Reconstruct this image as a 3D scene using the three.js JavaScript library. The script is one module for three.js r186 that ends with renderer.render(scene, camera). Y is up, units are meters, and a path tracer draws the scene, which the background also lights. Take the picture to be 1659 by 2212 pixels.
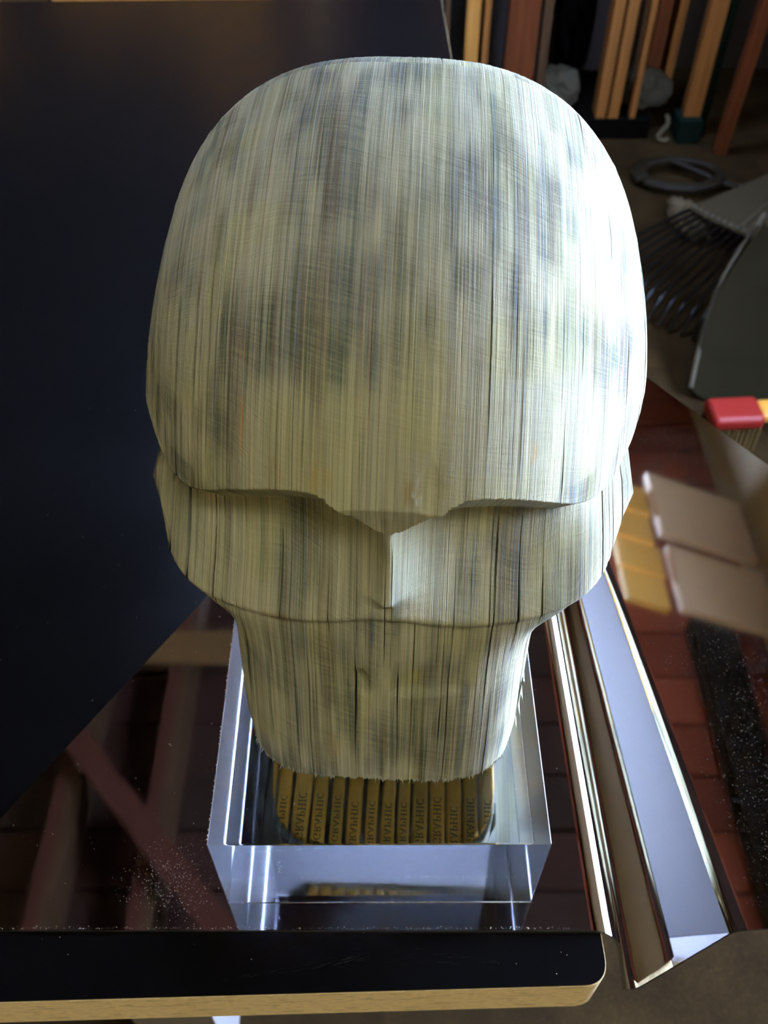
import * as THREE from 'three';
import { RoundedBoxGeometry } from 'three/addons/geometries/RoundedBoxGeometry.js';
import { RectAreaLightUniformsLib } from 'three/addons/lights/RectAreaLightUniformsLib.js';
import { mergeGeometries } from 'three/addons/utils/BufferGeometryUtils.js';

// ------------------------------------------------------------------ camera, sky (an even bright overcast), exposure
const EYE = 0.345;                                    // lens height above the metal sheet
const scene = new THREE.Scene();
const camera = new THREE.PerspectiveCamera(57.65, 0.75, 0.02, 60);
camera.position.set(0, EYE, 0);
camera.rotation.set(-48.86 * Math.PI / 180, 0, 0);
camera.focus = 0.262; camera.userData.fStop = 22;
const renderer = new THREE.WebGLRenderer({ antialias: true });
renderer.toneMapping = THREE.LinearToneMapping;
renderer.toneMappingExposure = 4.15;
renderer.shadowMap.enabled = true;
RectAreaLightUniformsLib.init();
const SKY = new THREE.Color().setRGB(10.2, 13.3, 21.4);
scene.background = SKY;
scene.environment = null;
// ------------------------------------------------------------------ helpers
function rng(seed) { let s = seed >>> 0; return () => { s = (s + 0x6D2B79F5) >>> 0; let t = s; t = Math.imul(t ^ (t >>> 15), t | 1); t ^= t + Math.imul(t ^ (t >>> 7), t | 61); return ((t ^ (t >>> 14)) >>> 0) / 4294967296; }; }
const clamp = (x, a = 0, b = 1) => x < a ? a : x > b ? b : x;
const sstep = (a, b, x) => { const t = clamp((x - a) / (b - a)); return t * t * (3 - 2 * t); };
const lerp = (a, b, t) => a + (b - a) * t;
function hash2(i, j, s) { let h = Math.imul(i, 374761393) ^ Math.imul(j, 668265263) ^ Math.imul(s, 2147483647 ^ 0x5bd1e995); h = Math.imul(h ^ (h >>> 13), 1274126177); h ^= h >>> 16; return (h >>> 0) / 4294967296; }
function vnoise(x, y, s) { const i = Math.floor(x), j = Math.floor(y), fx = x - i, fy = y - j, a = fx * fx * (3 - 2 * fx), b = fy * fy * (3 - 2 * fy); return lerp(lerp(hash2(i, j, s), hash2(i + 1, j, s), a), lerp(hash2(i, j + 1, s), hash2(i + 1, j + 1, s), a), b); }
function fbm(x, y, s, o = 4) { let v = 0, a = 0.5, t = 0; for (let k = 0; k < o; k++) { v += a * vnoise(x, y, s + k); t += a; x = x * 2.03 + 7.1; y = y * 2.03 + 3.7; a *= 0.5; } return v / t; }
const used = new Map();
function numbered(n) { const k = used.get(n) || 0; used.set(n, k + 1); return k ? n + '_' + String(k).padStart(3, '0') : n; }
function shadows(o) { o.castShadow = true; o.receiveShadow = true; return o; }
function mesh(name, geo, mat, parent) { const m = shadows(new THREE.Mesh(geo, mat)); m.name = parent === scene ? numbered(name) : name; parent.add(m); return m; }
function group(name, label, category, pos = [0, 0, 0], turn = 0, grp) { const g = new THREE.Group(); g.name = numbered(name); g.position.set(...pos); g.rotation.y = turn; g.userData = { label, category }; if (grp) g.userData.group = grp; scene.add(g); return g; }
function tag(o, label, category, grp) { o.userData = { label, category }; if (grp) o.userData.group = grp; return o; }
function structure(o) { o.userData.kind = 'structure'; return o; }
function part(parent, name, geo, mat) { const same = parent.children.filter((c) => c.name.replace(/_\d{3}$/, '') === name).length; return mesh(same ? name + '_' + String(same).padStart(3, '0') : name, geo, mat, parent); }
const srgb = (r, g, b) => new THREE.Color().setRGB(r / 255, g / 255, b / 255, THREE.SRGBColorSpace);
function std(color, roughness = 0.7, metalness = 0, extra = {}) { return new THREE.MeshStandardMaterial({ color, roughness, metalness, ...extra }); }
function matte(color, roughness = 0.9, spec = 0.15, extra = {}) { return new THREE.MeshPhysicalMaterial({ color, roughness, specularIntensity: spec, ...extra }); }
function dataTex(w, h, fn, color = true) { const d = new Uint8Array(w * h * 4); fn(d, w, h); const t = new THREE.DataTexture(d, w, h); t.wrapS = t.wrapT = THREE.RepeatWrapping; t.magFilter = THREE.LinearFilter; t.minFilter = THREE.LinearMipmapLinearFilter; t.generateMipmaps = true; if (color) t.colorSpace = THREE.SRGBColorSpace; t.needsUpdate = true; return t; }
function box(x0, x1, y0, y1, z0, z1) { const g = new THREE.BoxGeometry(x1 - x0, y1 - y0, z1 - z0); g.translate((x0 + x1) / 2, (y0 + y1) / 2, (z0 + z1) / 2); return metricUV(g); }
function metricUV(g) { const p = g.attributes.position, n = g.attributes.normal, uv = new Float32Array(p.count * 2); for (let i = 0; i < p.count; i++) { const ax = Math.abs(n.getX(i)), ay = Math.abs(n.getY(i)), az = Math.abs(n.getZ(i)); let u, v; if (ay >= ax && ay >= az) { u = p.getX(i); v = p.getZ(i); } else if (ax >= az) { u = p.getZ(i); v = p.getY(i); } else { u = p.getX(i); v = p.getY(i); } uv[i * 2] = u; uv[i * 2 + 1] = v; } g.setAttribute('uv', new THREE.BufferAttribute(uv, 2)); return g; }
function gridGeo(nu, nv, fn) {                        // fn(i, j) -> [x, y, z]
  const p = [], uv = [], idx = [];
  for (let i = 0; i <= nu; i++) for (let j = 0; j <= nv; j++) { p.push(...fn(i / nu, j / nv)); uv.push(i / nu, j / nv); }
  for (let i = 0; i < nu; i++) for (let j = 0; j < nv; j++) { const a = i * (nv + 1) + j, b = a + nv + 1; idx.push(a, b, a + 1, b, b + 1, a + 1); }
  const g = new THREE.BufferGeometry(); g.setAttribute('position', new THREE.Float32BufferAttribute(p, 3)); g.setAttribute('uv', new THREE.Float32BufferAttribute(uv, 2)); g.setIndex(idx); g.computeVertexNormals(); return g;
}
function tube(pts, r, seg = 40, rad = 8, closed = false) { return new THREE.TubeGeometry(new THREE.CatmullRomCurve3(pts.map((p) => new THREE.Vector3(...p)), closed), seg, r, rad, closed); }

// ------------------------------------------------------------------ procedural surfaces
function woodTex(seed, light, dark) {                 // grain runs along v, one tile = 0.5 m
  return dataTex(256, 512, (d, w, h) => { for (let j = 0; j < h; j++) for (let i = 0; i < w; i++) {
    const u = i / w, v = j / h, wob = 0.25 * fbm(u * 4, v * 3, seed, 3), r = vnoise((u + wob) * 34, v * 2, seed + 5) * 0.5 + vnoise((u + wob * 0.6) * 110, v * 6, seed + 9) * 0.5, t = clamp(0.15 + 0.8 * r), k = (j * w + i) * 4;
    for (let c = 0; c < 3; c++) d[k + c] = lerp(light[c], dark[c], t); d[k + 3] = 255; } });
}
const floorTex = dataTex(512, 512, (d, w, h) => { for (let j = 0; j < h; j++) for (let i = 0; i < w; i++) {
  const a = fbm(i / 60, j / 60, 3, 5), b = vnoise(i / 3, j / 3, 9), s = vnoise(i / 1.6, j / 1.6, 12) > 0.86 ? 26 : 0, k = (j * w + i) * 4, t = (a - 0.5) * 46 + (b - 0.5) * 16 + s;
  d[k] = clamp(41 + t * 0.5, 0, 255); d[k + 1] = clamp(30 + t * 0.42, 0, 255); d[k + 2] = clamp(14 + t * 0.25, 0, 255); d[k + 3] = 255; } });
floorTex.repeat.set(2.2, 2.2);
const M = {
  floor: matte(0xffffff, 0.9, 0.12, { map: floorTex, bumpMap: floorTex, bumpScale: 0.001 }),
  plaster: std(srgb(176, 160, 128), 0.9),
  wallDark: std(srgb(46, 36, 28), 0.9),
  ply: std(srgb(205, 178, 120), 0.8),
  yard: std(srgb(232, 218, 192), 0.95),
};

// ------------------------------------------------------------------ the room: a workshop with a wide window opening in its right wall and a skylight in its roof
const FLOOR = -0.8, CEIL = 1.9, XL = -2.0, XR = 1.08, ZB = -2.65, ZF = 2.1, T = 0.12;
const WIN = { z0: -1.12, z1: -0.30, y0: -0.25, y1: 0.55 }, SKYL = { x0: -0.3, x1: 0.4, z0: -2.15, z1: -1.72 };
structure(mesh('floor', box(XL - T, XR + T, FLOOR - 0.1, FLOOR, ZB - T, ZF + T), M.floor, scene));
structure(mesh('wall_left', box(XL - T, XL, FLOOR, CEIL, ZB - T, ZF + T), M.ply, scene));
structure(mesh('wall_back', box(XL, XR, FLOOR, CEIL, ZB - T, ZB), M.wallDark, scene));
{
  const w = new THREE.Group(); w.name = 'wall_right'; scene.add(w); structure(w);
  part(w, 'wall_panel', box(XR, XR + T, FLOOR, CEIL, WIN.z1, ZF + T), M.plaster);
  part(w, 'wall_panel', box(XR, XR + T, FLOOR, CEIL, ZB - T, WIN.z0), M.plaster);
  part(w, 'sill_wall', box(XR, XR + T, FLOOR, WIN.y0, WIN.z0, WIN.z1), M.plaster);
  part(w, 'lintel', box(XR, XR + T, WIN.y1, CEIL, WIN.z0, WIN.z1), M.plaster);
}
structure(mesh('wall_front', box(XL, XR, FLOOR, CEIL, ZF, ZF + T), M.ply, scene));
structure(mesh('ground', box(-12, 14, FLOOR - 0.3, FLOOR - 0.12, -9, 9), M.yard, scene));
{
  const c = new THREE.Group(); c.name = 'ceiling'; scene.add(c); structure(c);
  const red = [0, 1, 2].map((k) => std(srgb(48 - k * 7, 16 - k * 2, 14 - k * 2), 0.75)), litRed = [0, 1, 2].map((k) => std(srgb(156 - k * 14, 82 - k * 9, 64 - k * 7), 0.75)), pink = std(srgb(66, 27, 22), 0.75), tan = std(srgb(64, 44, 28), 0.75), beige = std(srgb(250, 226, 196), 0.8);
  const deck = std(srgb(30, 16, 14), 0.9), S = SKYL;
  for (const [x0, x1, z0, z1] of [[XL - T, S.x0, ZB - T, ZF + T], [S.x1, XR + T, ZB - T, ZF + T], [S.x0, S.x1, ZB - T, S.z0], [S.x0, S.x1, S.z1, ZF + T]]) part(c, 'roof_deck', box(x0, x1, CEIL, CEIL + T, z0, z1), deck);
  let k = 0; for (let z = ZB; z < 0.4; z += 0.145) { const open = z + 0.145 > S.z0 && z < S.z1; for (const [x0, x1] of open ? [[XL, S.x0], [S.x1, 0.5], [0.5, XR]] : [[XL, 0.5], [0.5, XR]]) part(c, 'plank', box(x0, x1, CEIL - 0.02, CEIL - 0.002 - 0.002 * (k % 3), z + 0.004, z + 0.141), (x0 === 0.5 ? litRed : red)[k % 3]); k++; }  // planks right of the split painted lighter: window light put into the colour
  for (const x of [-1.2, -0.755, -0.53]) { part(c, 'joist', box(x - 0.03, x, CEIL - 0.14, CEIL - 0.02, ZB, 1.2), pink); part(c, 'joist_cap', box(x, x + 0.025, CEIL - 0.14, CEIL - 0.02, ZB, 1.2), tan); }
  const brace = part(c, 'brace', new THREE.BoxGeometry(0.06, 0.05, 1.3), pink); brace.position.set(-0.62, CEIL - 0.17, -0.93); brace.rotation.y = Math.atan2(0.387, 0.425);
  part(c, 'cross_board', box(-0.9, -0.36, CEIL - 0.16, CEIL - 0.145, -1.4, -1.3), std(srgb(96, 74, 44), 0.8));
  part(c, 'dark_beam', box(0.86, 0.97, CEIL - 0.1, CEIL - 0.02, -1.5, -0.6), std(srgb(20, 18, 18), 0.9));
  const slope = (name, x0, y0, len, z0, z1, m) => { const p = part(c, name, box(0, len, 0, 0.02, z0, z1), m); p.position.set(x0, y0, 0); p.rotation.z = 0.42; };   // boards pitched towards the window
  for (const [z0, z1, x0] of [[-1.86, -1.63, 0.76], [-1.59, -1.38, 0.765]]) slope('pale_panel', x0, 1.60, 0.33, z0, z1, beige);
  for (let i = 0; i < 4; i++) slope('sun_painted_board', 0.61, 1.55, 0.145 - 0.01 * (i % 2), -1.80 + i * 0.108, -1.702 + i * 0.108, std(srgb(255, 206, 112), 0.7));  // wood in sunlight: the brightness is put into the board colour
}

// unseen lamp added over the photographer for a warm, wide front fill
{
  const g = group('added_fill_lamp', 'unseen strip lamp added for warm front fill, above and behind the photographer', 'lamp', [0.42, CEIL - 0.0205, 0.86]);
  part(g, 'housing', box(-0.47, 0.47, -0.07, 0, -0.15, 0.15), std(srgb(210, 205, 195), 0.5));
  part(g, 'tube', box(-0.45, 0.45, -0.075, -0.0705, -0.13, 0.13), std(0x000000, 0.5, 0, { emissive: new THREE.Color().setRGB(0.98, 0.95, 0.78), emissiveIntensity: 0.5 }));
  const l = new THREE.RectAreaLight(new THREE.Color().setRGB(0.98, 0.95, 0.78), 5.2, 0.9, 0.26); l.position.set(0.42, CEIL - 0.1, 0.86); l.lookAt(0.42, -5, 0.8599); l.name = 'added_fill_light'; scene.add(l);
}

// ------------------------------------------------------------------ table
const TURN = 0.026;
{
  const core = dataTex(256, 256, (d, w, h) => { for (let j = 0; j < h; j++) for (let i = 0; i < w; i++) { const k = (j * w + i) * 4, t = (vnoise(i / 5, j / 2, 21) - 0.5) * 26 + (vnoise(i / 14, j / 5, 22) > 0.8 ? -22 : 0); d[k] = clamp(250 + t, 0, 255); d[k + 1] = clamp(226 + t, 0, 255); d[k + 2] = clamp(172 + t, 0, 255); d[k + 3] = 255; } });
  core.repeat.set(12, 12);
  const g = group('table', 'black worktop with a raw tan fibreboard edge, under the metal sheet', 'table', [0.0775, -0.0015, -0.0875], TURN);
  const W = 1.6, D = 0.87, th = 0.0265, R = 0.009;
  const outline = (s) => { const o = new THREE.Shape(); o.moveTo(-W, s); o.lineTo(-R, s); o.quadraticCurveTo(-s, s, -s, R + s); o.lineTo(-s, D - s); o.lineTo(-W, D - s); o.closePath(); return o; };
  const slab = (s, h, bev) => { const e = new THREE.ExtrudeGeometry(outline(s), { depth: h - 2 * bev, bevelEnabled: bev > 0, bevelSize: bev, bevelThickness: bev, bevelSegments: 2, bevelOffset: -bev }); e.translate(0, 0, bev); e.rotateX(-Math.PI / 2); return metricUV(e); };
  const c = part(g, 'core', slab(0, th - 0.0006, 0), std(0xffffff, 0.8, 0, { map: core })); c.position.y = -th;
  const rough = dataTex(512, 512, (d, w, h) => { for (let j = 0; j < h; j++) for (let i = 0; i < w; i++) { const k = (j * w + i) * 4, t = 58 + (fbm(i / 40, j / 40, 31, 4) - 0.5) * 16 + (vnoise(i / 2, j / 2, 33) - 0.5) * 10; d[k] = d[k + 1] = d[k + 2] = clamp(t, 20, 255); d[k + 3] = 255; } }, false);
  rough.repeat.set(3, 3);
  const top = part(g, 'laminate', slab(0.0003, 0.0006, 0), new THREE.MeshPhysicalMaterial({ color: srgb(11, 11, 12), roughness: 1, roughnessMap: rough, specularIntensity: 0.35 })); top.position.y = -0.0006;
  const legM = std(srgb(150, 146, 140), 0.6);
  for (const [x, z] of [[-0.27, -0.17], [-0.1, -0.8], [-1.5, -0.1], [-1.5, -0.8]]) part(g, 'leg', box(x - 0.037, x + 0.037, FLOOR + 0.0015, -th, z - 0.037, z + 0.037), legM);
}

// ------------------------------------------------------------------ folded sheet of polished metal
const bullX = (z) => 0.0858 + 0.03 * (z + 0.105), ridgeX = (z) => 0.1246 + 0.129 * (z + 0.105);
const sheetMat = new THREE.MeshStandardMaterial({ color: new THREE.Color().setRGB(0.77, 0.755, 0.74), metalness: 1, roughness: 0.035 });
{
  const th = 0.0014, zf = -0.105, za = -0.485;
  // cross-section at depth z: list of [x, y]; flat part, rolled edge, leg, fold, slope, rolled ridge, wing
  const section = (z) => {
    const bx = bullX(z), rx = ridgeX(z), w = rx - bx, k = w / 0.0443, pts = [], R = 0.0135 * (0.5 + 0.5 * k), dp = 0.031 * k;
    const xl = Math.min(lerp(-0.1725, 0.0678, (z - zf) / (za - zf)), bx - R);
    for (let i = 0; i <= 12; i++) pts.push([lerp(xl, bx - R, i / 12), 0]);
    const A = 82 * Math.PI / 180;
    for (let i = 1; i <= 14; i++) { const a = A * i / 14; pts.push([bx - R + R * Math.sin(a), -R + R * Math.cos(a)]); }
    const e = pts[pts.length - 1], foot = [bx + 0.0036 * k, -dp], f2 = [foot[0] + 0.002 * k, -dp - 0.0002 * k];
    for (let i = 1; i <= 4; i++) pts.push([lerp(e[0], foot[0], i / 4), lerp(e[1], foot[1], i / 4)]);
    const s0 = [foot[0] + 0.005 * k, -dp + 0.001 * k], s1 = [rx - 0.003 * k, -0.0019 * k];
    pts.push(f2); for (let i = 0; i <= 4; i++) pts.push([lerp(s0[0], s1[0], i / 4), lerp(s0[1], s1[1], i / 4)]);
    const q = (t, a, b, c) => (1 - t) * (1 - t) * a + 2 * t * (1 - t) * b + t * t * c, xe = rx + 0.0055 * k, ye = 0.0006 * k;
    for (let i = 1; i <= 12; i++) { const t = i / 12; pts.push([q(t, s1[0], rx + 0.0002 * k, xe), q(t, s1[1], 0.0005 * k, ye)]); }
    const xr = Math.max(0.0896 + 0.704 * (z - za), xe + 0.0004);
    for (let i = 1; i <= 10; i++) { const x = lerp(xe, xr, i / 10); pts.push([x, ye]); }
    return pts;
  };
  const NZ = 60, secs = []; for (let j = 0; j <= NZ; j++) secs.push(section(lerp(zf, za + 0.003, j / NZ)));
  const n = secs[0].length, zz = (j) => lerp(zf, za + 0.003, j / NZ);
  const topG = gridGeo(n - 1, NZ, (u, v) => { const i = Math.round(u * (n - 1)), j = Math.round(v * NZ), s = secs[j][i]; return [s[0], s[1], zz(j) - 0.45 * Math.min(0, s[1]) * (1 - v) - 0.06 * Math.max(0, s[0] - 0.127) * (1 - v)]; });
  const nor = topG.attributes.normal, pos = topG.attributes.position;
  const flip = nor.getY(0) < 0; if (flip) { for (let i = 0; i < nor.count; i++) nor.setXYZ(i, -nor.getX(i), -nor.getY(i), -nor.getZ(i)); const ix = topG.index.array; for (let i = 0; i < ix.length; i += 3) { const t = ix[i + 1]; ix[i + 1] = ix[i + 2]; ix[i + 2] = t; } }
  const p = [...pos.array], N = pos.count; for (let i = 0; i < N; i++) p.push(pos.getX(i) - nor.getX(i) * th, pos.getY(i) - nor.getY(i) * th, pos.getZ(i) - nor.getZ(i) * 0);
  const idx = [...topG.index.array]; const base = idx.length; for (let i = 0; i < base; i += 3) idx.push(idx[i] + N, idx[i + 2] + N, idx[i + 1] + N);
  const g1 = new THREE.BufferGeometry(); g1.setAttribute('position', new THREE.Float32BufferAttribute(p, 3)); g1.setAttribute('uv', new THREE.Float32BufferAttribute(p.filter((_, i) => i % 3 !== 1), 2)); g1.setIndex(idx);
  const nn = [...nor.array]; for (let i = 0; i < N; i++) nn.push(-nor.getX(i), -nor.getY(i), -nor.getZ(i)); g1.setAttribute('normal', new THREE.Float32BufferAttribute(nn, 3));
  const rim = []; const at = (i, j) => i * (NZ + 1) + j, quad = (a, b) => { for (const q of [a, b, a + N, b, b + N, a + N]) rim.push(p[q * 3], p[q * 3 + 1], p[q * 3 + 2]); };
  for (let i = 0; i < n - 1; i++) { quad(at(i, 0), at(i + 1, 0)); quad(at(i + 1, NZ), at(i, NZ)); }
  for (let j = 0; j < NZ; j++) { quad(at(0, j + 1), at(0, j)); quad(at(n - 1, j), at(n - 1, j + 1)); }
  const g2 = new THREE.BufferGeometry(); g2.setAttribute('position', new THREE.Float32BufferAttribute(rim, 3)); g2.setAttribute('uv', new THREE.Float32BufferAttribute(rim.filter((_, i) => i % 3 !== 1), 2)); g2.computeVertexNormals();
  const s = group('metal_sheet', 'mirror-polished metal sheet folded into a tapering gutter, under the clear block', 'metal sheet');
  part(s, 'sheet', g1, sheetMat);
  part(s, 'cut_edge', g2, std(srgb(120, 118, 112), 0.45, 0.9));
}

// ------------------------------------------------------------------ clear acrylic block
const TOP = 0.0535;
const acrylic = new THREE.MeshPhysicalMaterial({ color: 0xffffff, roughness: 0.0, metalness: 0, transmission: 1, thickness: 0.05, ior: 1.49, attenuationColor: srgb(236, 240, 250), attenuationDistance: 0.25 });
{
  const W = 0.1096, L = 0.204, g = new RoundedBoxGeometry(W, TOP - 0.0002, L, 2, 0.0005);
  const face = (r) => { const a = acrylic.clone(); a.roughness = r; return a; };
  const m = mesh('acrylic_block', g, [face(0.3), face(0.3), face(0), face(0.02), face(0.06), face(0.25)], scene); m.position.set(-0.0019, TOP / 2 + 0.0001, -0.1146 - L / 2); m.rotation.y = 0.004;
  const rb = rng(31), chips = [];
  for (let i = 0; i < 150; i++) { const big = rb() < 0.12, c = new THREE.IcosahedronGeometry((big ? 0.0003 : 0.0001) * (0.5 + 0.8 * rb()), 0); c.scale(0.8 + rb(), 0.6 + 0.5 * rb(), 1 + 1.6 * rb()); c.rotateY(rb() * 3); c.translate(-W / 2 - 0.00005, TOP / 2 - 0.0001 - 0.0002 * rb(), -L / 2 + L * rb()); chips.push(c); }
  const burr = part(m, 'edge_burr', mergeGeometries(chips), std(srgb(236, 234, 228), 0.8)); burr.userData.kind = 'stuff';
  const sl = []; const sliver = (x, y, len, a, w) => { const c = Math.cos(a) * len, d = Math.sin(a) * len; sl.push(x - w, y, L / 2 + 0.00005, x + w, y + w, L / 2 + 0.00005, x + c, y + d, L / 2 + 0.00005); };
  for (let i = 0; i < 9; i++) sliver(-0.0335 + 0.001 * rb(), 0.012 - 0.0012 * i + 0.001 * rb(), 0.0008 + 0.001 * rb(), 1.9 + rb(), 0.00012);
  for (let i = 0; i < 60; i++) sliver(-0.04 + 0.075 * rb(), -0.0262 + 0.0035 * rb() * rb(), 0.0006 + 0.0012 * rb(), 0.6 * rb(), 0.00005);
  for (let i = 0; i < 5; i++) sliver(-0.045 + 0.006 * i, 0.0205 + 0.0008 * i, 0.005, 0.12, 0.00005);
  const sg = new THREE.BufferGeometry(); sg.setAttribute('position', new THREE.Float32BufferAttribute(sl, 3)); sg.setAttribute('uv', new THREE.Float32BufferAttribute(new Float32Array(sl.length / 3 * 2), 2)); sg.computeVertexNormals();
  const scr = part(m, 'scratch_marks', sg, std(srgb(214, 216, 222), 0.8, 0, { side: THREE.DoubleSide })); scr.userData.kind = 'stuff';
  tag(m, 'thick clear acrylic block under the carved skull, resting on the metal sheet', 'acrylic block');
}

// ------------------------------------------------------------------ skull carved out of a stack of magazines
// local frame: x across the stack, y up from the spines, z towards the face; F < 0 inside
const SK = { x: 0.0035, y: TOP + 0.0001, z: -0.22, yaw: -0.05 };
function curve(tab) { return (t) => { if (t <= tab[0][0]) return tab[0][1]; for (let i = 1; i < tab.length; i++) if (t <= tab[i][0]) { const s = (t - tab[i - 1][0]) / (tab[i][0] - tab[i - 1][0]); return lerp(tab[i - 1][1], tab[i][1], s); } return tab[tab.length - 1][1]; }; }
function smooth(tab) { const c = curve(tab); return (t) => (c(t - 0.004) + c(t - 0.002) + 2 * c(t) + c(t + 0.002) + c(t + 0.004)) / 6; }
function sharp(tab) { const c = curve(tab); return (t) => { const w = 0.0006 + 0.0016 * sstep(0.003, 0.008, Math.abs(t - 0.0712)); return (c(t - 2 * w) + c(t - w) + 2 * c(t) + c(t + w) + c(t + 2 * w)) / 6; }; }
const aFace = smooth([[0, 0.0452], [0.015, 0.0470], [0.035, 0.0475], [0.048, 0.0482], [0.058, 0.0510], [0.066, 0.0580], [0.074, 0.0742], [0.078, 0.0765], [0.083, 0.0730], [0.090, 0.0685], [0.098, 0.0650], [0.112, 0.062], [0.15, 0.055]]);
const zFace = sharp([[0, 0.085], [0.02, 0.083], [0.045, 0.078], [0.06, 0.0745], [0.0685, 0.0722], [0.0715, 0.0738], [0.0735, 0.0718], [0.079, 0.0655], [0.087, 0.0600], [0.096, 0.0572], [0.105, 0.0570], [0.1156, 0.0577], [0.1275, 0.060], [0.15, 0.05]]);
const wFace = smooth([[0, 0], [0.03, 0.02], [0.055, 0.06], [0.0715, 0.07], [0.077, 0.16], [0.085, 0.26], [0.1, 0.30], [0.12, 0.30], [0.15, 0.3]]);
const pFace = curve([[0, 4.0], [0.05, 3.0], [0.07, 3.2], [0.085, 6], [0.12, 6]]);
const CR = { y: 0.0455, z: -0.03, R: 0.13, a: 0.0845, p: 2.35 };
const zMid = curve([[0, 0.04], [0.05, 0.035], [0.08, 0.03], [0.12, 0.025]]);
function F(x, y, z) {
  x += 0.0012 * sstep(0.09, 0.04, y) - 0.002 * sstep(0.0, 0.1, y) * sstep(-0.02, 0.04, z) * 0; const ax = Math.sqrt(x * x + 4e-7), dy = y - CR.y, dz = z - CR.z;
  const a = CR.a * (1 - (x > 0 ? 0.14 : 0.11) * sstep(-0.01, 0.09, z)) * (1 - (x > 0 ? 0.26 : 0.15) * sstep(x > 0 ? 0.110 : 0.09, 0.045, y)), cp = CR.p + 0.35 * sstep(0.02, -0.06, z);
  const bk = z < CR.z - 0.013 ? (z - CR.z + 0.013) / 0.09 : z < CR.z ? 0 : dz / CR.R; const q = Math.hypot(dy / CR.R, bk); let c = (Math.pow(Math.pow(ax / a, cp) + Math.pow(q, cp), 1 / cp) - 1) * 0.085;
  const yb = 0.1266 - 0.0140 * Math.exp(-Math.pow(Math.abs(x - 0.001) / (x < 0 ? 0.0105 : 0.0125), 1.5)) + Math.min(0, z - 0.07) * (1.25 - 0.75 * sstep(0.045, 0.075, ax));
  const notch = Math.max(0, 1 - Math.abs(x - 0.0108) / 0.0045 - Math.abs(y - 0.1275) / 0.007);
  c = Math.max(c + 0.0009 * notch, (yb - y) * 0.62, (z - 0.0745 + Math.max(0, 0.13 - y) * 0.15) * 0.8);
  // nose: shallow nasal hollows with a ledge below, a small nub under the bridge, a gouge
  const hollow = sstep(0.0435, 0.0462, y) * (1 - sstep(0.047, 0.066, y)) * (x > 0.002 ? sstep(0.002, 0.006, x) * (1 - sstep(0.02, 0.03, x)) : 0.55 * sstep(0.0, -0.006, x) * (1 - sstep(0.008, 0.02, -x)));
  const nub = Math.max(0, 1 - Math.abs(x - 0.0028) / 0.0045 - Math.abs(y - 0.0795) / 0.005);
  const gouge = Math.max(0, 1 - Math.hypot((x + 0.006) / 0.0032, (y - 0.05) / 0.006));
  const yw = y - (0.0022 + 0.005 * Math.exp(-x * x / 0.00022)) * sstep(0.045, 0.066, y) * (1 - sstep(0.09, 0.112, y));
  const af = aFace(y) - (x > 0 ? 0.004 : 0.001) * sstep(0.079, 0.090, y) - 0.52 * Math.max(0, z - 0.022) * sstep(0.066, 0.082, y) - 0.4 * Math.max(0, 0.014 - z) * sstep(0.066, 0.082, y), zm = zMid(y), bridge = 0.0146 * Math.pow(Math.max(0, 1 - Math.max(0, Math.abs(x - 0.0010) - 0.0009) / (x < 0.001 ? 0.022 : 0.018)), 2.6) * sstep(0.0728, 0.079, yw) * (0.5 + 0.5 * sstep(0.080, 0.110, y)) * (1 - 0.2 * sstep(0.113, 0.122, y)), zf = zFace(yw) + bridge - wFace(yw) * ax - 0.002 * hollow + 0.0006 * nub - 0.0022 * gouge, p = pFace(y), bz = Math.max(zf - zm, 0.005);
  let f = z > zm ? (Math.pow(Math.pow(ax / af, p) + Math.pow((z - zm) / bz, p), 1 / p) - 1) * 0.06 : (ax / af - 1) * 0.06;
  f = Math.max(f, (Math.hypot(dy, dz) - CR.R) , (y - 0.126) * 0.8 - (z - 0.05) * 0.45, -(z + 0.02) * 0.8 - 0.02 + 0.5 * (y - 0.06));
  return Math.max(Math.min(c, f), 0.0042 - 0.0031 * sstep(-0.0036, -0.0018, f) * sstep(-0.01, 0.03, z) - y, (-0.112 - 0.35 * Math.max(0, y - 0.09) - z), Math.hypot(dy, dz) - CR.R * 1.02);
}
const CEN = { y: 0.085, z: -0.035 };
function radius(x, th) {
  const cy = Math.sin(th), cz = Math.cos(th);
  if (F(x, CEN.y, CEN.z) > 0) return 0;
  let r = 0.18, step = 0.003; while (r > 0 && F(x, CEN.y + r * cy, CEN.z + r * cz) > 0) r -= step;
  let lo = Math.max(r, 0), hi = lo + step; for (let k = 0; k < 12; k++) { const m = (lo + hi) / 2; if (F(x, CEN.y + m * cy, CEN.z + m * cz) > 0) hi = m; else lo = m; }
  return lo;
}

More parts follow.
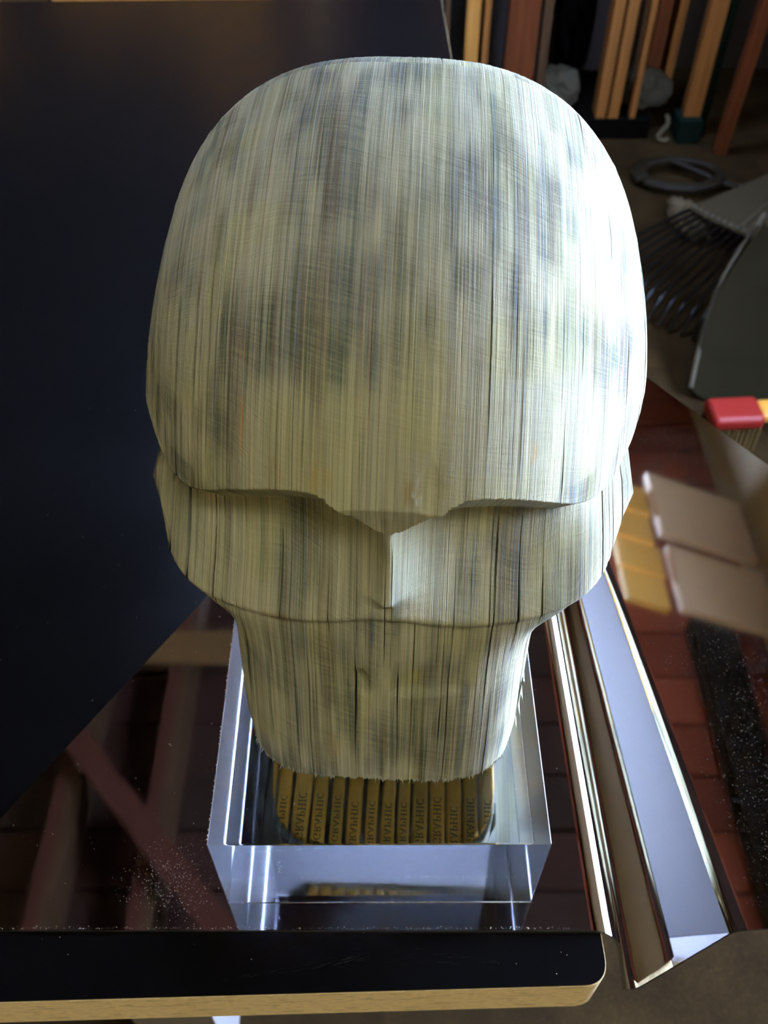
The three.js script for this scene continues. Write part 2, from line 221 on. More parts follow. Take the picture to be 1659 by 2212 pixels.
// printed paper seen on its cut edges: page streaks, print blotches, saw marks
const PAGES = 0.0868, TW = 2048, TH = 2048;
function paperTex(x0, x1) {
  const col = new Uint8Array(TW * TH * 4), bmp = new Uint8Array(TW * TH * 4);
  const cream = [188, 187, 154], inks = [[84, 88, 62], [92, 104, 108], [104, 94, 82], [96, 98, 92], [74, 86, 74], [112, 110, 88]];
  const A = [], B = [];                               // per-column constants
  for (let i = 0; i < TW; i++) {
    const mm = lerp(x0, x1, i / TW) * 1000;           // millimetres across the stack
    const h = hash2(Math.floor(mm / 0.55 + 0.6 * vnoise(mm * 2, 0, 71)), 0, 72), g = hash2(Math.floor(mm / 0.16), 0, 73);
    A.push({ mm, ink: inks[Math.floor(h * 5.999)], base: 0.10 * (vnoise(mm / 2.6, 0, 74) - 0.5) + 0.16 * (vnoise(mm / 0.6, 0, 75) - 0.5) + 0.12 * (vnoise(mm / 0.17, 0, 76) - 0.5), line: g > 0.955 ? 1 : g < 0.06 ? -1 : 0, lk: hash2(Math.floor(mm / 0.16), 5, 77) });
  }
  for (let j = 0; j < TH; j++) {
    const v = j / TH * 340;                           // millimetres along the profile
    for (let i = 0; i < TW; i++) {
      const a = A[i], mm = a.mm + 0.07 * (vnoise(v / 0.36, a.mm / 2.5, 92) - 0.5);
      const n1 = vnoise(mm / 0.11, v / 14, 81), n2 = vnoise(mm / 0.42, v / 22, 82), n3 = vnoise(mm / 1.9, v / 30, 83);
      const b1 = vnoise(mm / 13 + 3, v / 26, 84), b2 = vnoise(mm / 4.2, v / 11, 85);
      const sawn = vnoise(mm / 5 + v * 0.02, (v + (0.16 + 0.2 * b1) * mm) / 0.32, 86), saw = (0.35 + 0.65 * vnoise(mm / 6, v / 9, 93)) * sawn * (0.5 + 0.5 * vnoise(mm / 0.09, v / 0.5, 87)), sp = vnoise(mm / 0.13, v / 0.34, 88);
      const print = sstep(0.38, 0.80, 0.52 * b1 + 0.30 * b2 + 0.18 * n3);
      let dk = 0.22 + a.base + (n1 - 0.5) * 0.26 + (n2 - 0.5) * 0.22 + (n3 - 0.5) * 0.2 + print * (0.38 + 0.34 * n2 * n1 + 0.2 * (sp - 0.5)) + (saw - 0.27) * 0.36 * (0.4 + print);
      if (a.line > 0) dk -= 0.42 * sstep(0.25, 0.6, vnoise(a.lk * 90, v / 40, 89)); else if (a.line < 0) dk += 0.42 * sstep(0.35, 0.65, vnoise(a.lk * 90, v / 28, 90));
      dk = clamp(dk);
      const yel = sstep(0.55, 0.8, vnoise(mm / 9 + 9, v / 18, 91)) * 0.6, k = (j * TW + i) * 4;
      col[k] = lerp(cream[0], a.ink[0], dk); col[k + 1] = lerp(cream[1], a.ink[1], dk); col[k + 2] = lerp(cream[2], a.ink[2], dk) * (1 - 0.10 * yel); col[k + 3] = 255;
      const h = 128 + (n1 - 0.5) * 90 + a.base * 160 + a.line * 40 + (saw - 0.27) * 100 + (sp - 0.5) * 22;
      bmp[k] = bmp[k + 1] = bmp[k + 2] = clamp(h, 0, 255); bmp[k + 3] = 255;
    }
  }
  // rust-orange streak where one cover shows, a few warm stains
  const fin = (d, color) => { const t = new THREE.DataTexture(d, TW, TH); t.wrapS = THREE.ClampToEdgeWrapping; t.wrapT = THREE.RepeatWrapping; t.magFilter = THREE.LinearFilter; t.minFilter = THREE.LinearMipmapLinearFilter; t.generateMipmaps = true; if (color) t.colorSpace = THREE.SRGBColorSpace; t.needsUpdate = true; return t; };
  const stain = (xm, v, rx, rv, c, a) => { for (let j = Math.max(0, Math.floor((v - rv) / 340 * TH)); j < Math.min(TH, (v + rv) / 340 * TH); j++) for (let i = 0; i < TW; i++) { const d = Math.hypot((A[i].mm - xm) / rx, (j / TH * 340 - v) / rv); if (d < 1) { const q = a * 0.75 * (1 - d * d) * sstep(0.25, 0.75, 0.6 * vnoise(A[i].mm / 0.22, j / 50, 95) + 0.4 * vnoise(A[i].mm / 1.4, j / 30, 96)), k = (j * TW + i) * 4; for (let e = 0; e < 3; e++) col[k + e] = lerp(col[k + e], c[e], q); } } };
  STAINS.forEach((s) => stain(...s));
  return [fin(col, true), fin(bmp, false)];
}
const ARC0 = -52 * Math.PI / 180, arcs = [];
{ let L = 0, py, pz; for (let k = 0; k <= 720; k++) { const th = ARC0 + k / 720 * 2 * Math.PI, r = radius(0.012, th), y = r * Math.sin(th), z = r * Math.cos(th); if (k) L += Math.hypot(y - py, z - pz); arcs.push(L); py = y; pz = z; } }
const arcOf = (th) => { const k = (th - ARC0) / (2 * Math.PI) * 720, i = clamp(Math.floor(k), 0, 719); return lerp(arcs[i], arcs[i + 1], k - i); };
const thOf = (y, z) => Math.atan2(y - CEN.y, z - CEN.z);
const mmAt = (y, z) => arcOf(thOf(y, z)) * 1000;
const STAINS = [[-36.2, mmAt(0.138, 0.05), 0.5, 26, [206, 132, 66], 0.8], [-27, mmAt(0.128, 0.068), 3, 5, [150, 104, 40], 0.5], [-16, mmAt(0.128, 0.068), 4, 5, [172, 140, 44], 0.55], [36, mmAt(0.130, 0.06), 2.2, 4, [190, 140, 60], 0.5], [9, mmAt(0.05, 0.076), 3, 5, [206, 190, 80], 0.6], [6, mmAt(0.126, 0.068), 2.4, 4, [140, 96, 40], 0.5], [-15, mmAt(0.02, 0.083), 3, 8, [176, 150, 76], 0.45], [-30, mmAt(0.072, 0.07), 8, 3, [150, 110, 44], 0.5]];
const SPLIT = -0.0018, SL = SPLIT + 0.0008, SR = SPLIT - 0.0008, halves = [paperTex(-PAGES, SL), paperTex(SR, PAGES)];
const paper = halves.map(([map, bump]) => std(0xffffff, 0.92, 0, { map, bumpMap: bump, bumpScale: 0.00022 }));
const EDGES = (() => { const e = [-0.0377, -0.0296, -0.0225, -0.0157, -0.0083, -0.0018, 0.0045, 0.0106, 0.0174, 0.0243, 0.0309]; for (let x = e[0]; x > -0.078; ) e.unshift(x -= 0.0069); for (let x = e[e.length - 1]; x < 0.078; ) e.push(x += 0.0069); return [-0.0845, ...e.filter((x) => Math.abs(x) < 0.0815), 0.0845]; })();
const jitter = (id, th) => 0.00009 * (vnoise(id * 7.3, th * 90, 51) - 0.5) + 0.00035 * (vnoise(id * 3.1, th * 6, 52) - 0.5);
function opening(id, x, th) {                         // half-width of the slit between two blocks of pages
  const low = sstep(0.35, -0.15, th), left = x < -0.04 ? 0.5 : 0, brow = sstep(0.45, 0.1, Math.abs(th - 0.55));
  const n = vnoise(id * 5.7, th * 2.6, 53) * 0.75 + vnoise(id * 9.1, th * 9, 54) * 0.25, big = Math.abs(x + 0.0225) < 0.002 ? -0.28 * sstep(0.30, 0.42, th) * (1 - sstep(0.5, 0.66, th)) - 0.18 * sstep(0.3, 0.2, th) * sstep(0.02, 0.1, th) : Math.abs(x - 0.0045) < 0.001 ? 0.22 : 0, t = 0.70 - 0.2 * low - 0.16 * left - 0.10 * brow + big;
  return 0.00005 * sstep(t - 0.1, t, n) + 0.00024 * sstep(t, t + 0.28, n) * (0.6 + 0.6 * low + 0.5 * left);
}
const THS = []; for (let d = -75; d < 150; d += 0.3) THS.push(d * Math.PI / 180); for (let d = 150; d < 285; d += 2.25) THS.push(d * Math.PI / 180);
const spineTex = (() => {
  const c = document.createElement('canvas'); c.width = 1024; c.height = 96; const x = c.getContext('2d');
  x.fillStyle = '#fdbf2a'; x.fillRect(0, 0, 1024, 96);
  x.fillStyle = '#1c1002'; x.font = '64px serif'; x.textAlign = 'right'; x.textBaseline = 'alphabetic';
  const w = x.measureText('GRAPHIC').width; x.save(); x.translate(620, 69); x.scale(330 / w, 1); x.fillText('NATIONAL GEOGRAPHIC', 0, 0); x.restore();
  const t = new THREE.CanvasTexture(c); t.colorSpace = THREE.SRGBColorSpace; t.wrapS = t.wrapT = THREE.ClampToEdgeWrapping; return t;
})();
const spineMats = [0, 1, 2, 3].map((k) => std([0xffffff, srgb(244, 236, 226), srgb(255, 240, 214), srgb(232, 226, 214)][k], 0.5, 0, { map: spineTex }));
const skull = group('carved_skull', 'skull carved from a block of magazines, streaked grey and cream, on the clear block', 'sculpture', [SK.x, SK.y, SK.z], SK.yaw);
{
  const nT = THS.length, rand = rng(404);
  const grad = (x, y, z) => { const e = 0.0004, a = F(x + e, y, z) - F(x - e, y, z), b = F(x, y + e, z) - F(x, y - e, z), c = F(x, y, z + e) - F(x, y, z - e), l = Math.hypot(a, b, c) || 1; return [a / l, b / l, c / l]; };
  for (let m = 0; m < EDGES.length - 1; m++) {
    const xa = EDGES[m], xb = EDGES[m + 1], end = m === 0 || m === EDGES.length - 2, P = [], U = [], N = [], I = [];
    const rows = [];                                  // {x, id, side, drop}
    const inner = []; const steps = end ? 22 : Math.abs(xa + xb) / 2 > 0.06 ? 16 : Math.abs(xa + xb) / 2 < 0.03 ? 17 : 12;
    for (let i = 1; i < steps; i++) { let t = i / steps; if (end) t = m === 0 ? 1 - Math.pow(1 - t, 0.5) * 1 : t; if (end && m !== 0) t = Math.sqrt(t); if (end && m === 0) t = 1 - Math.sqrt(1 - i / steps); inner.push(lerp(xa, xb, t)); }
    const slits = end ? [] : [1, 2].map((k) => ({ x: lerp(xa, xb, k === 1 ? 0.22 + 0.2 * rand() : 0.6 + 0.22 * rand()), id: 100 + m * 3 + k }));
    rows.push({ x: xa, id: m, side: 1, drop: 0 });
    const list = [...inner.map((x) => ({ x })), ...slits.map((q) => ({ x: q.x, slit: q.id }))].sort((p, q) => p.x - q.x);
    for (const q of list) if (q.slit) for (const [side, drop] of [[-1, 0], [-0.55, 1], [0.55, 1], [1, 0]]) rows.push({ x: q.x, id: q.slit, side, drop, slit: true }); else if (!slits.some((w) => Math.abs(w.x - q.x) < 0.0003)) rows.push({ x: q.x, id: -1, side: 0, drop: 0 });
    rows.push({ x: xb, id: m + 1, side: -1, drop: 0 });
    const ring = (r0, cap) => { for (let j = 0; j < nT; j++) {
      const th = THS[j]; let x = r0.x, r; const edge = r0.id >= 0;
      const op = edge ? opening(r0.id, r0.x, th) * (r0.slit ? 0.55 : 1) : 0;
      if (edge && !(m === 0 && r0.id === 0) && !(m === EDGES.length - 2 && r0.id === m + 1)) x += jitter(r0.id, th) + op * r0.side;
      r = radius(r0.x, th); const cyv = Math.sin(th), czv = Math.cos(th);
      let y = CEN.y + r * cyv, z = CEN.z + r * czv; const n = r > 0 ? grad(r0.x, y, z) : [Math.sign(r0.x), 0, 0];
      if (r0.drop) r = Math.max(r - 0.006 * sstep(0.00003, 0.00012, op), 0);
      if (cap) r = Math.max(r - 0.012, r * 0.4);
      // fine unevenness: hand-sanded waves, ragged lower rim
      if (r > 0.02) { const w = 0.0007 * (fbm(r0.x * 38, th * 5, 61, 3) - 0.5) + 0.00014 * (vnoise(r0.x * 2600, th * 3, 62) - 0.5); const rim = sstep(0.005, 0.0012, y) * sstep(0.03, 0.06, z); r += w + rim * 0.0011 * (vnoise(r0.x * 2100, th * 20, 63) - 0.75); }
      P.push(x, CEN.y + r * cyv, CEN.z + r * czv); if (cap) N.push(r0.side > 0 ? -1 : 1, 0, 0); else N.push(...n);
      const half = (xa + xb) / 2 < SPLIT ? 0 : 1; U.push(half ? (x - SR) / (PAGES - SR) : (x + PAGES) / (SL + PAGES), arcOf(th < ARC0 ? th + 2 * Math.PI : th) / 0.34);
    } };
    const nR = rows.length; rows.forEach((r0) => ring(r0, false));
    for (let i = 0; i < nR - 1; i++) for (let j = 0; j < nT; j++) { const k = (j + 1) % nT, a = i * nT + j, b = a + nT, c = i * nT + k, d = c + nT; I.push(a, b, c, b, d, c); }
    for (const [row, first] of [[rows[0], true], [rows[nR - 1], false]]) {
      const b0 = P.length / 3, o0 = first ? 0 : (nR - 1) * nT; ring(row, true); const cI = P.length / 3; P.push(row.x, CEN.y, CEN.z); N.push(first ? -1 : 1, 0, 0); U.push(0.5, 0.5);
      for (let j = 0; j < nT; j++) { const k = (j + 1) % nT; if (!first) I.push(o0 + j, b0 + j, o0 + k, b0 + j, b0 + k, o0 + k, b0 + j, cI, b0 + k); else I.push(o0 + j, o0 + k, b0 + j, b0 + j, o0 + k, b0 + k, b0 + j, b0 + k, cI); }
    }
    const g = new THREE.BufferGeometry(); g.setAttribute('position', new THREE.Float32BufferAttribute(P, 3)); g.setAttribute('normal', new THREE.Float32BufferAttribute(N, 3)); g.setAttribute('uv', new THREE.Float32BufferAttribute(U, 2)); g.setIndex(I);
    part(skull, 'magazine', g, paper[(xa + xb) / 2 < SPLIT ? 0 : 1]);
    // the yellow spine glued along the underside
    const mid = (xa + xb) / 2; if (Math.abs(mid) > 0.05 || end) continue;
    const gapL = mid < -0.005 ? 0.0008 : 0.0004, x0 = xa + gapL * (0.5 + rand()), x1 = xb - gapL * (0.5 + rand()), nz = 26, shift = (rand() - 0.5) * 0.004, sp = [], su = [], si = [];
    const front = (x) => { let z = 0.095; while (z > 0 && F(x, 0.0043, z) > 0) z -= 0.0005; return z - 0.0042; };
    for (let i = 0; i <= 6; i++) { const x = lerp(x0, x1, i / 6), fz = front(x), dome = 0.00035 * (1 - Math.pow(2 * i / 6 - 1, 4)); for (let j = 0; j <= nz; j++) { const z = lerp(fz, -0.1, Math.pow(j / nz, 1.5)); for (const y of [0.00045 - dome, 0.0050]) { sp.push(x, y, z); su.push((0.0960 - z + shift) / 0.0602, i / 6); } } }
    const id = (i, j, k) => (i * (nz + 1) + j) * 2 + k;
    for (let i = 0; i < 6; i++) for (let j = 0; j < nz; j++) { si.push(id(i, j, 0), id(i, j + 1, 0), id(i + 1, j, 0), id(i + 1, j, 0), id(i, j + 1, 0), id(i + 1, j + 1, 0)); }
    for (let j = 0; j < nz; j++) { si.push(id(0, j, 0), id(0, j, 1), id(0, j + 1, 0), id(0, j + 1, 0), id(0, j, 1), id(0, j + 1, 1), id(6, j, 0), id(6, j + 1, 0), id(6, j, 1), id(6, j, 1), id(6, j + 1, 0), id(6, j + 1, 1)); }
    for (let i = 0; i < 6; i++) si.push(id(i, 0, 0), id(i + 1, 0, 0), id(i, 0, 1), id(i, 0, 1), id(i + 1, 0, 0), id(i + 1, 0, 1));
    const sg = new THREE.BufferGeometry(); sg.setAttribute('position', new THREE.Float32BufferAttribute(sp, 3)); sg.setAttribute('uv', new THREE.Float32BufferAttribute(su, 2)); sg.setIndex(si); sg.computeVertexNormals();
    const mag = skull.children[skull.children.length - 1]; const s = mesh('spine', sg, spineMats[Math.floor(rand() * 4)], mag); s.userData.label = 'yellow printed spine';
  }
  // a few loose page edges sticking out at the right of the jaw
  for (let q = 0; q < 5; q++) {
    const x0 = 0.0432 + 0.0007 * q, g = gridGeo(10, 3, (u, v) => { const y = lerp(0.034 - 0.003 * q, 0.0065 + 0.004 * q, u), z0 = 0.04; let z = 0.085; const xx = Math.min(x0, 0.0462); while (z > z0 && F(xx, y, z) > 0) z -= 0.0004; return [x0 + 0.0012 * u * u + 0.0004 * Math.sin(u * 7 + q), y, Math.max(z, z0) + 0.0007 * u - 0.006 * v - 0.0012 * u * u * q * 0.4]; });
    part(skull, 'loose_page', g, std(srgb(190, 188, 160), 0.95, 0, { side: THREE.DoubleSide }));
  }
  // torn fibres along the lower rim
  const tri = []; for (let i = 0; i < 120; i++) { const x = lerp(-0.044, 0.042, rand()); let z = 0.09; while (z > 0 && F(x, 0.0025, z) > 0) z -= 0.0004; const w = 0.00008 + 0.00022 * rand() * rand(), L = 0.0006 + 0.003 * Math.pow(rand(), 4), a = (rand() - 0.5) * 1.2, y = 0.0022 + 0.002 * rand(), dx = Math.sin(a) * L, dz = 0.0005 + 0.0008 * rand(); tri.push(x - w, y, z, x + w, y, z, x + dx, Math.max(y - L, 0.0004), z + dz, x + w, y, z, x - w, y, z, x + dx, Math.max(y - L, 0.0004), z + dz - 0.00012); }
  for (let i = 0; i < 90; i++) { const x = -0.043 + 0.004 * rand(), z = 0.062 + 0.011 * rand(), y = 0.001 + 0.004 * rand(), w = 0.0004, L = 0.0022 * rand() + 0.0006, a = rand() * 6.28; tri.push(x, y, z, x + w, y + 0.0003, z, x + Math.cos(a) * L, Math.max(0.0004, y - L * rand()), z + Math.sin(a) * L, x + w, y + 0.0003, z, x, y, z, x + Math.cos(a) * L, Math.max(0.0004, y - L * 0.5), z + Math.sin(a) * L - 0.0001); }
  const tg = new THREE.BufferGeometry(); tg.setAttribute('position', new THREE.Float32BufferAttribute(tri, 3)); tg.setAttribute('uv', new THREE.Float32BufferAttribute(new Float32Array(tri.length / 3 * 2), 2)); tg.computeVertexNormals();
  const fr = part(skull, 'torn_fibres', tg, std(srgb(168, 166, 146), 0.95, 0, { side: THREE.DoubleSide })); fr.userData.kind = 'stuff';
}

// ------------------------------------------------------------------ timber rack at the back
const W1 = woodTex(201, [196, 146, 74], [150, 100, 42]), W2 = woodTex(203, [112, 60, 28], [74, 36, 16]), W3 = woodTex(205, [158, 106, 52], [104, 64, 28]), W4 = woodTex(207, [92, 66, 42], [58, 40, 24]);
for (const t of [W1, W2, W3, W4]) t.repeat.set(3, 1);
const wood = [W1, W2, W3, W4].map((map) => matte(0xffffff, 0.8, 0.25, { map }));
const black = matte(srgb(9, 8, 6), 0.9, 0.04), green = matte(srgb(10, 24, 18)), grey = matte(srgb(52, 48, 38)), pale = std(srgb(230, 206, 160), 0.8);
const BZ = -2.25, bx = (u) => (u - 829.5) * 0.0010968;
{
  const rackX0 = -1.05, rackX1 = 0.66;
  const r = group('timber_rack', 'low black plinth that the upright boards stand on at the back', 'rack', [0, FLOOR, BZ]);
  part(r, 'plinth', box(rackX0, rackX1, 0, 0.05, -0.28, 0.004), black); part(r, 'back_panel', box(rackX0, rackX1, 0.05, 1.7, -0.3, -0.27), std(srgb(38, 30, 24), 0.9));
  const B = [                                          // u0, u1 in the photograph at the boards' depth, bottom, front, depth, material, label
    [-60, 22, 0, 0, 0.1, 0, 'bright tan board at the far left behind the table'],
    [32, 134, 0, -0.03, 0.06, 3, 'wide brown board between two tan boards at the far left behind the table'],
    [144, 414, 0, 0, 0.03, 0, 'very wide tan panel behind the table, left of the thin gap'],
    [418, 598, 0, 0, 0.03, 0, 'wide tan panel behind the table, right of the thin gap'],
    [622, 644, 0, -0.05, 0.08, 3, 'narrow dark brown batten right of the wide tan panels'],
    [650, 690, 0, 0, 0.06, 2, 'narrow tan board beside the cream strip behind the table'],
    [691, 706, 0, 0.01, 0.04, 4, 'thin cream strip beside a tan board behind the table'],
    [712, 770, 0, -0.01, 0.06, 1, 'reddish brown board behind the back edge of the table'],
    [934, 946, 0, 0, 0.09, 2, 'thin tan board at the right corner of the table'],
    [958, 968, 0, 0, 0.09, 3, 'thin brown board just left of the bright square-cut batten'],
    [1003, 1031, 0, 0.01, 0.05, 0, 'bright tan batten behind the top of the skull'],
    [1041, 1053, 0, 0, 0.1, 2, 'thin dull tan board right of the bright batten'],
    [1092, 1156, 0, 0, 0.05, 1, 'broad red-brown board behind the top of the skull'],
    [1166, 1184, 0, -0.04, 0.05, 3, 'dark brown batten beside the broad red-brown board'],
    [1307, 1329, 0, 0.03, 0.05, 2, 'left board of the pair of tan boards with a groove between'],
    [1336, 1358, 0, 0.03, 0.05, 2, 'right board of the pair of tan boards with a groove between'],
    [1384, 1396, 0, 0.03, 0.03, 2, 'slim pale board standing on the rack edge'],
    [1398, 1416, 0.09, -0.02, 0.06, 3, 'brown board just behind the slim pale board'],
    [1426, 1454, 0.07, -0.02, 0.05, 1, 'reddish board standing behind the white sacking'],
    [1466, 1484, 0.05, -0.01, 0.05, 2, 'slim tan board right of the reddish board'],
  ];
  const rnd = rng(77);
  for (const [u0, u1, lift, fz, dep, k, label] of B) {
    const x0 = bx(u0), x1 = bx(u1), h = 1.25 + 0.3 * rnd(), g = box(-(x1 - x0) / 2, (x1 - x0) / 2, 0, h, -dep, 0);
    const m = mesh('timber_board', g, k === 4 ? pale : wood[k], scene); m.position.set((x0 + x1) / 2, FLOOR + 0.0505, BZ - 0.012 + fz * 0.3); m.rotation.y = (rnd() - 0.5) * 0.05;
    tag(m, label, 'board');
    if (lift) { m.position.z -= 0.05 + lift * 0.5; }
  }
  const lump = (rx, ry, rz, seed, amp) => { const g = new THREE.SphereGeometry(1, 40, 28), p = g.attributes.position; for (let i = 0; i < p.count; i++) { const x = p.getX(i), y = p.getY(i), z = p.getZ(i), n = 1 + amp * (fbm(x * 3 + seed, y * 3 + z * 2.3, seed, 4) - 0.5); p.setXYZ(i, x * rx * n, Math.max(y, -0.72) * ry * n, z * rz * n); } g.computeVertexNormals(); return g; };
  const sack = matte(srgb(62, 58, 46));
  const s1 = mesh('sacking', lump(0.06, 0.05, 0.04, 5, 0.7), sack, scene); s1.position.set(bx(1222), FLOOR + 0.0505 + 0.045, BZ - 0.07); tag(s1, 'crumpled whitish sacking left of the grooved tan boards', 'sacking');
  const s2 = mesh('sacking', lump(0.062, 0.045, 0.028, 8, 0.9), sack, scene); s2.position.set(bx(1424), FLOOR + 0.0505 + 0.04, BZ - 0.07); tag(s2, 'crumpled whitish sacking at the right end of the rack by the hook', 'sacking');
  const s3 = mesh('rag', lump(0.03, 0.028, 0.075, 11, 0.8), matte(srgb(84, 74, 56)), scene); s3.position.set(0.672, FLOOR + 0.022, -1.84); s3.rotation.y = 0.25; tag(s3, 'crumpled pale rag on the floor beside the rake', 'rag');
  const bag = mesh('black_bag', lump(0.05, 0.5, 0.06, 14, 0.7), matte(srgb(6, 6, 7), 0.8), scene); bag.position.set(bx(1266), FLOOR + 0.05 + 0.44, BZ - 0.19); tag(bag, 'tall black plastic bag between the red-brown board and the grooved boards', 'bag');
  const gp = mesh('grey_panel', box(-0.027, 0.027, 0, 1.2, -0.02, 0), grey, scene); gp.position.set(bx(1196), FLOOR + 0.0505, BZ - 0.24); tag(gp, 'dull grey panel behind the black bag', 'panel');
  const w2 = group('wide_board', 'wide brown board with a dark green foot at the right end of the rack', 'board', [bx(1524), FLOOR, BZ]);
  part(w2, 'board', box(-0.02, 0.02, 0.055, 1.4, -0.03, 0), wood[2]); part(w2, 'foot', box(-0.035, 0.022, 0, 0.055, -0.05, 0.03), green);
  const post = mesh('green_post', box(-0.008, 0.008, 0, 1.5, -0.06, 0), green, scene); post.position.set(bx(1557), FLOOR + 0.0005, BZ - 0.01); tag(post, 'dark green upright post right of the wide brown board', 'post');
  const lean = mesh('leaning_plank', box(-0.014, 0.014, 0, 1.5, -0.03, 0), wood[1], scene); lean.position.set(bx(1582), FLOOR + 0.001, BZ + 0.09); lean.rotation.set(0.0, 0, -0.03); tag(lean, 'reddish plank standing on the floor at the right of the green post', 'board');
  const hook = mesh('white_hook', tube([[0, 0.05, 0], [0.006, 0.03, 0.004], [-0.004, 0.012, 0.006], [-0.012, -0.004, 0.006], [0.004, -0.012, 0.008], [0.016, -0.008, 0.008]], 0.0055, 30, 8), matte(srgb(84, 78, 62)), scene); hook.position.set(0.692, FLOOR + 0.02, BZ + 0.02); tag(hook, 'small whitish S-shaped hook at the foot of the rack', 'hook');
}

// ------------------------------------------------------------------ things on the floor at the right
{
  const darkMetal = matte(srgb(62, 56, 42), 0.6, 0.3), tineM = matte(srgb(8, 7, 6), 0.3, 0.4);
  // leaf rake
  const r = group('leaf_rake', 'leaf rake with a riveted grey plate and dark tines, lying on the floor', 'rake', [0.757, FLOOR + 0.03, -1.73], Math.atan2(-0.66, 0.75));
  const sh = new THREE.Shape(); sh.moveTo(-0.13, 0); sh.quadraticCurveTo(0, 0.03, 0.13, 0); sh.lineTo(0.04, -0.34); sh.lineTo(-0.04, -0.34); sh.closePath();
  const pg = new THREE.ExtrudeGeometry(sh, { depth: 0.004, bevelEnabled: true, bevelSize: 0.001, bevelThickness: 0.001, bevelSegments: 1 }); pg.rotateX(Math.PI / 2); part(r, 'fan_plate', pg, matte(srgb(56, 49, 34), 0.8)).position.y = 0.035;
  part(r, 'rib', box(-0.012, -0.004, 0.036, 0.042, -0.32, 0.005), darkMetal);
  for (let i = 0; i < 17; i++) { const t = i / 16 * 2 - 1, x0 = t * 0.124, z0 = 0.012 * (1 - t * t), x1 = t * 0.2; part(r, 'tine', tube([[x0, 0.03, z0 - 0.03], [lerp(x0, x1, 0.4), 0.03, z0 + 0.12], [lerp(x0, x1, 0.85), 0.012, 0.29 - 0.02 * t * t], [x1, -0.022, 0.33 - 0.03 * t * t]], 0.0042, 24, 6), tineM); const rv = part(r, 'rivet', new THREE.SphereGeometry(0.0045, 10, 8), matte(srgb(70, 66, 54), 0.5, 0.5)); rv.position.set(x0 * 0.97, 0.036, z0 - 0.006); }
  part(r, 'handle', tube([[0, 0.03, -0.3], [0, 0.06, -0.5], [0, 0.1, -0.75]], 0.013, 12, 10), wood[2]);
  // scoop
  const sc = group('dust_scoop', 'large dark grey dust scoop with a raised rim, on the floor before the rake', 'dustpan', [0.555, FLOOR, -1.275], -0.30);
  const shell = (th) => gridGeo(30, 40, (u, v) => { const w = lerp(-0.0, 0.36, u), L = 0.27, back = v * L, round = Math.pow(v, 3.2), x = w * 1 + (0.18 - w) * 0.34 * round + (u < 0.5 ? 1 : -1) * 0.0, rim = Math.pow(Math.abs(2 * u - 1), 10) * 0.022 + Math.pow(v, 14) * 0.03, rib = 0.008 * sstep(0.22, 0.30, v) * (1 - sstep(0.60, 0.70, v)); return [x, 0.004 + 0.16 * v + rim + rib - th, -back - 0.05 * Math.sin(Math.PI * u) * v]; });
  const g1 = shell(0), g2 = shell(0.003); { const ix = g2.index.array; for (let i = 0; i < ix.length; i += 3) { const t = ix[i + 1]; ix[i + 1] = ix[i + 2]; ix[i + 2] = t; } g2.computeVertexNormals(); }
  part(sc, 'pan', mergeGeometries([g1, g2]), matte(srgb(24, 20, 9), 0.8, 0.06));
  part(sc, 'rim', tube(Array.from({ length: 16 }, (_, i) => { const v = i / 15; return [0.18 * 0.34 * Math.pow(v, 3.2) - 0.001, 0.004 + 0.16 * v + 0.022 + 0.03 * Math.pow(v, 14), -v * 0.30]; }), 0.0045, 40, 8), darkMetal);
  // hand brush
  const b = group('hand_brush', 'red hand brush with a yellow handle, lying bristles down on the floor', 'brush', [0.594, FLOOR, -1.165], 0.06);
  const bg = new RoundedBoxGeometry(0.09, 0.028, 0.062, 4, 0.011); part(b, 'brush_head', bg, matte(srgb(112, 22, 14), 0.5, 0.5)).position.set(0, 0.066, 0);
  const hg = new RoundedBoxGeometry(0.14, 0.022, 0.045, 4, 0.01); part(b, 'handle', hg, std(srgb(168, 116, 36), 0.5)).position.set(0.108, 0.068, 0);
  const bt = []; const rb = rng(5); for (let i = 0; i < 10; i++) for (let j = 0; j < 6; j++) { const c = new THREE.CylinderGeometry(0.0034, 0.0052, 0.054, 6); c.translate(-0.0395 + i * 0.0088 + 0.001 * rb(), 0.028, -0.024 + j * 0.0096 + 0.001 * rb()); bt.push(c); }
  part(b, 'bristles', mergeGeometries(bt), matte(srgb(74, 58, 30))).userData.kind = 'stuff';
  // cable coil
  const loop = []; for (let i = 0; i <= 64; i++) { const a = i / 64 * Math.PI * 4.6, k = 1 - 0.1 * Math.floor(a / 6.283); loop.push([0.10 * k * Math.cos(a + 2.6), 0.012 + 0.006 * (i / 64) + 0.008 * Math.abs(Math.sin(a * 0.5)), 0.066 * k * Math.sin(a + 2.6)]); } loop.push([0.12, 0.014, 0.03], [0.2, 0.012, 0.045]);
  const coil = mesh('cable_coil', tube(loop, 0.0085, 260, 8), matte(srgb(30, 25, 17), 0.5, 0.25), scene); coil.position.set(0.69, FLOOR + 0.002, -2.035); coil.rotation.y = -0.12; tag(coil, 'dark grey cable in loose loops on the floor behind the rake', 'cable');
}

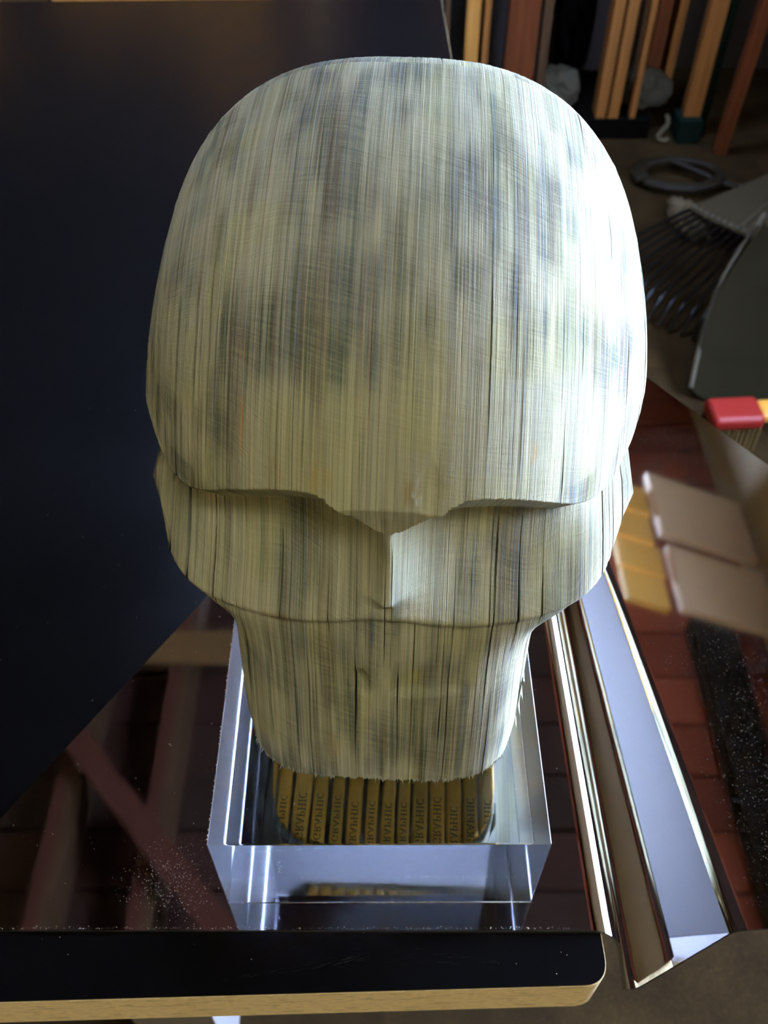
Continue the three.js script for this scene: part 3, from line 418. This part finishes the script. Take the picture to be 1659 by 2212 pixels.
// ------------------------------------------------------------------ dust
{
  const rand = rng(909), flake = (list, x, y, z, s) => { const a = rand() * 6.28, c = Math.cos(a) * s, d = Math.sin(a) * s, k = 0.6 + 0.7 * rand(), h = s * 0.5; const p = [[x + c, y, z + d], [x - d * k, y, z + c * k], [x - c, y, z - d], [x + d * k, y, z - c * k], [x, y + h, z]]; for (let i = 0; i < 4; i++) list.push(...p[i], ...p[4], ...p[(i + 1) % 4]); };
  const build = (list, label) => { const g = new THREE.BufferGeometry(); g.setAttribute('position', new THREE.Float32BufferAttribute(list, 3)); g.setAttribute('uv', new THREE.Float32BufferAttribute(new Float32Array(list.length / 3 * 2), 2)); g.computeVertexNormals(); const m = mesh('dust', g, std(srgb(200, 192, 178), 0.9, 0, { side: THREE.DoubleSide }), scene); m.userData = { label, category: 'dust', kind: 'stuff' }; return m; };
  const size = (m) => m * (0.35 + Math.pow(rand(), 5) * 1.3);
  const A = [], B = [], C = [], D = [];
  for (let i = 0; i < 1400; i++) flake(A, lerp(-0.5, 0.07, rand()), -0.0014, lerp(-0.75, -0.09, Math.sqrt(rand())), size(0.00014));
  { const sc = []; for (let i = 0; i < 60; i++) { const k = i < 36, x = k ? -0.058 + 0.05 * rand() : -0.03 + 0.07 * rand(), z = k ? -0.089 - (x + 0.058) * 0.16 + 0.002 * rand() : -0.0935 - 0.006 * rand(), len = 0.002 + 0.005 * rand(), a = k ? -0.45 - 0.2 * rand() : -0.2 + 0.5 * rand(); if (z < -0.1035 || z > -0.0885) continue; sc.push(x, -0.00145, z, x + len * Math.cos(a), -0.00145, z + len * Math.sin(a) * 0.5, x + 0.00004, -0.00145, z + 0.00006); }
    const g = new THREE.BufferGeometry(); g.setAttribute('position', new THREE.Float32BufferAttribute(sc, 3)); g.setAttribute('uv', new THREE.Float32BufferAttribute(new Float32Array(sc.length / 3 * 2), 2)); g.computeVertexNormals(); const t = part(scene.getObjectByName('table'), 'scuff_marks', g, std(srgb(46, 45, 42), 0.9, 0, { side: THREE.DoubleSide })); t.userData.kind = 'stuff'; t.position.set(-0.0775, 0.0015, 0.0875); t.position.applyAxisAngle(new THREE.Vector3(0, 1, 0), -TURN); t.rotation.y = -TURN; }
  build(A, 'pale dust specks scattered over the black worktop');
  for (let i = 0; i < 900; i++) { const z = lerp(-0.11, -0.42, rand()), xl = lerp(-0.1725, 0.0678, (z + 0.105) / -0.38), x = lerp(xl + 0.001, bullX(z) - 0.014, rand()); if (x > -0.058 && x < 0.054 && z < -0.113 && z > -0.29) { if (rand() < 0.9) { i--; } continue; } flake(B, x, 0.00008, z, size(0.00012)); }
  for (let i = 0; i < 1300; i++) { const r = 0.016 * Math.sqrt(-Math.log(1 - 0.95 * rand())) * 0.8, a = rand() * 6.28; const x = -0.078 + r * Math.cos(a), z = -0.122 + r * 0.9 * Math.sin(a); if (x < -0.0575 && z < -0.106) flake(B, x, 0.00008, z, size(0.00009)); }
  for (let i = 0; i < 500; i++) { const x = lerp(-0.16, 0.066, rand()); flake(B, x, 0.0001, -0.1055 - 0.0012 * rand() * rand(), size(0.00013)); }
  build(B, 'fine dust on the flat left part of the metal sheet around the clear block');
  for (let i = 0; i < 14000; i++) { const z = lerp(-0.112, -0.36, Math.pow(rand(), 1.3)), rx = ridgeX(z), w = rx - bullX(z), k = w / 0.0443, xe = rx + 0.0055 * k, x = xe + 0.0015 + Math.pow(rand(), 0.7) * 0.075; const xr = 0.0896 + 0.704 * (z + 0.485); if (x > xr - 0.001 || x > 0.19) continue; flake(C, x, 0.0006 * k + 0.00006, z, size(0.000085)); }
  build(C, 'dense fine dust on the raised right wing of the metal sheet');
  for (let i = 0; i < 260; i++) flake(D, lerp(-0.055, 0.051, rand()), TOP + 0.00012, lerp(-0.25, -0.117, rand()), size(0.00012));
  build(D, 'tiny specks on the top face of the clear block');
}
renderer.render(scene, camera);
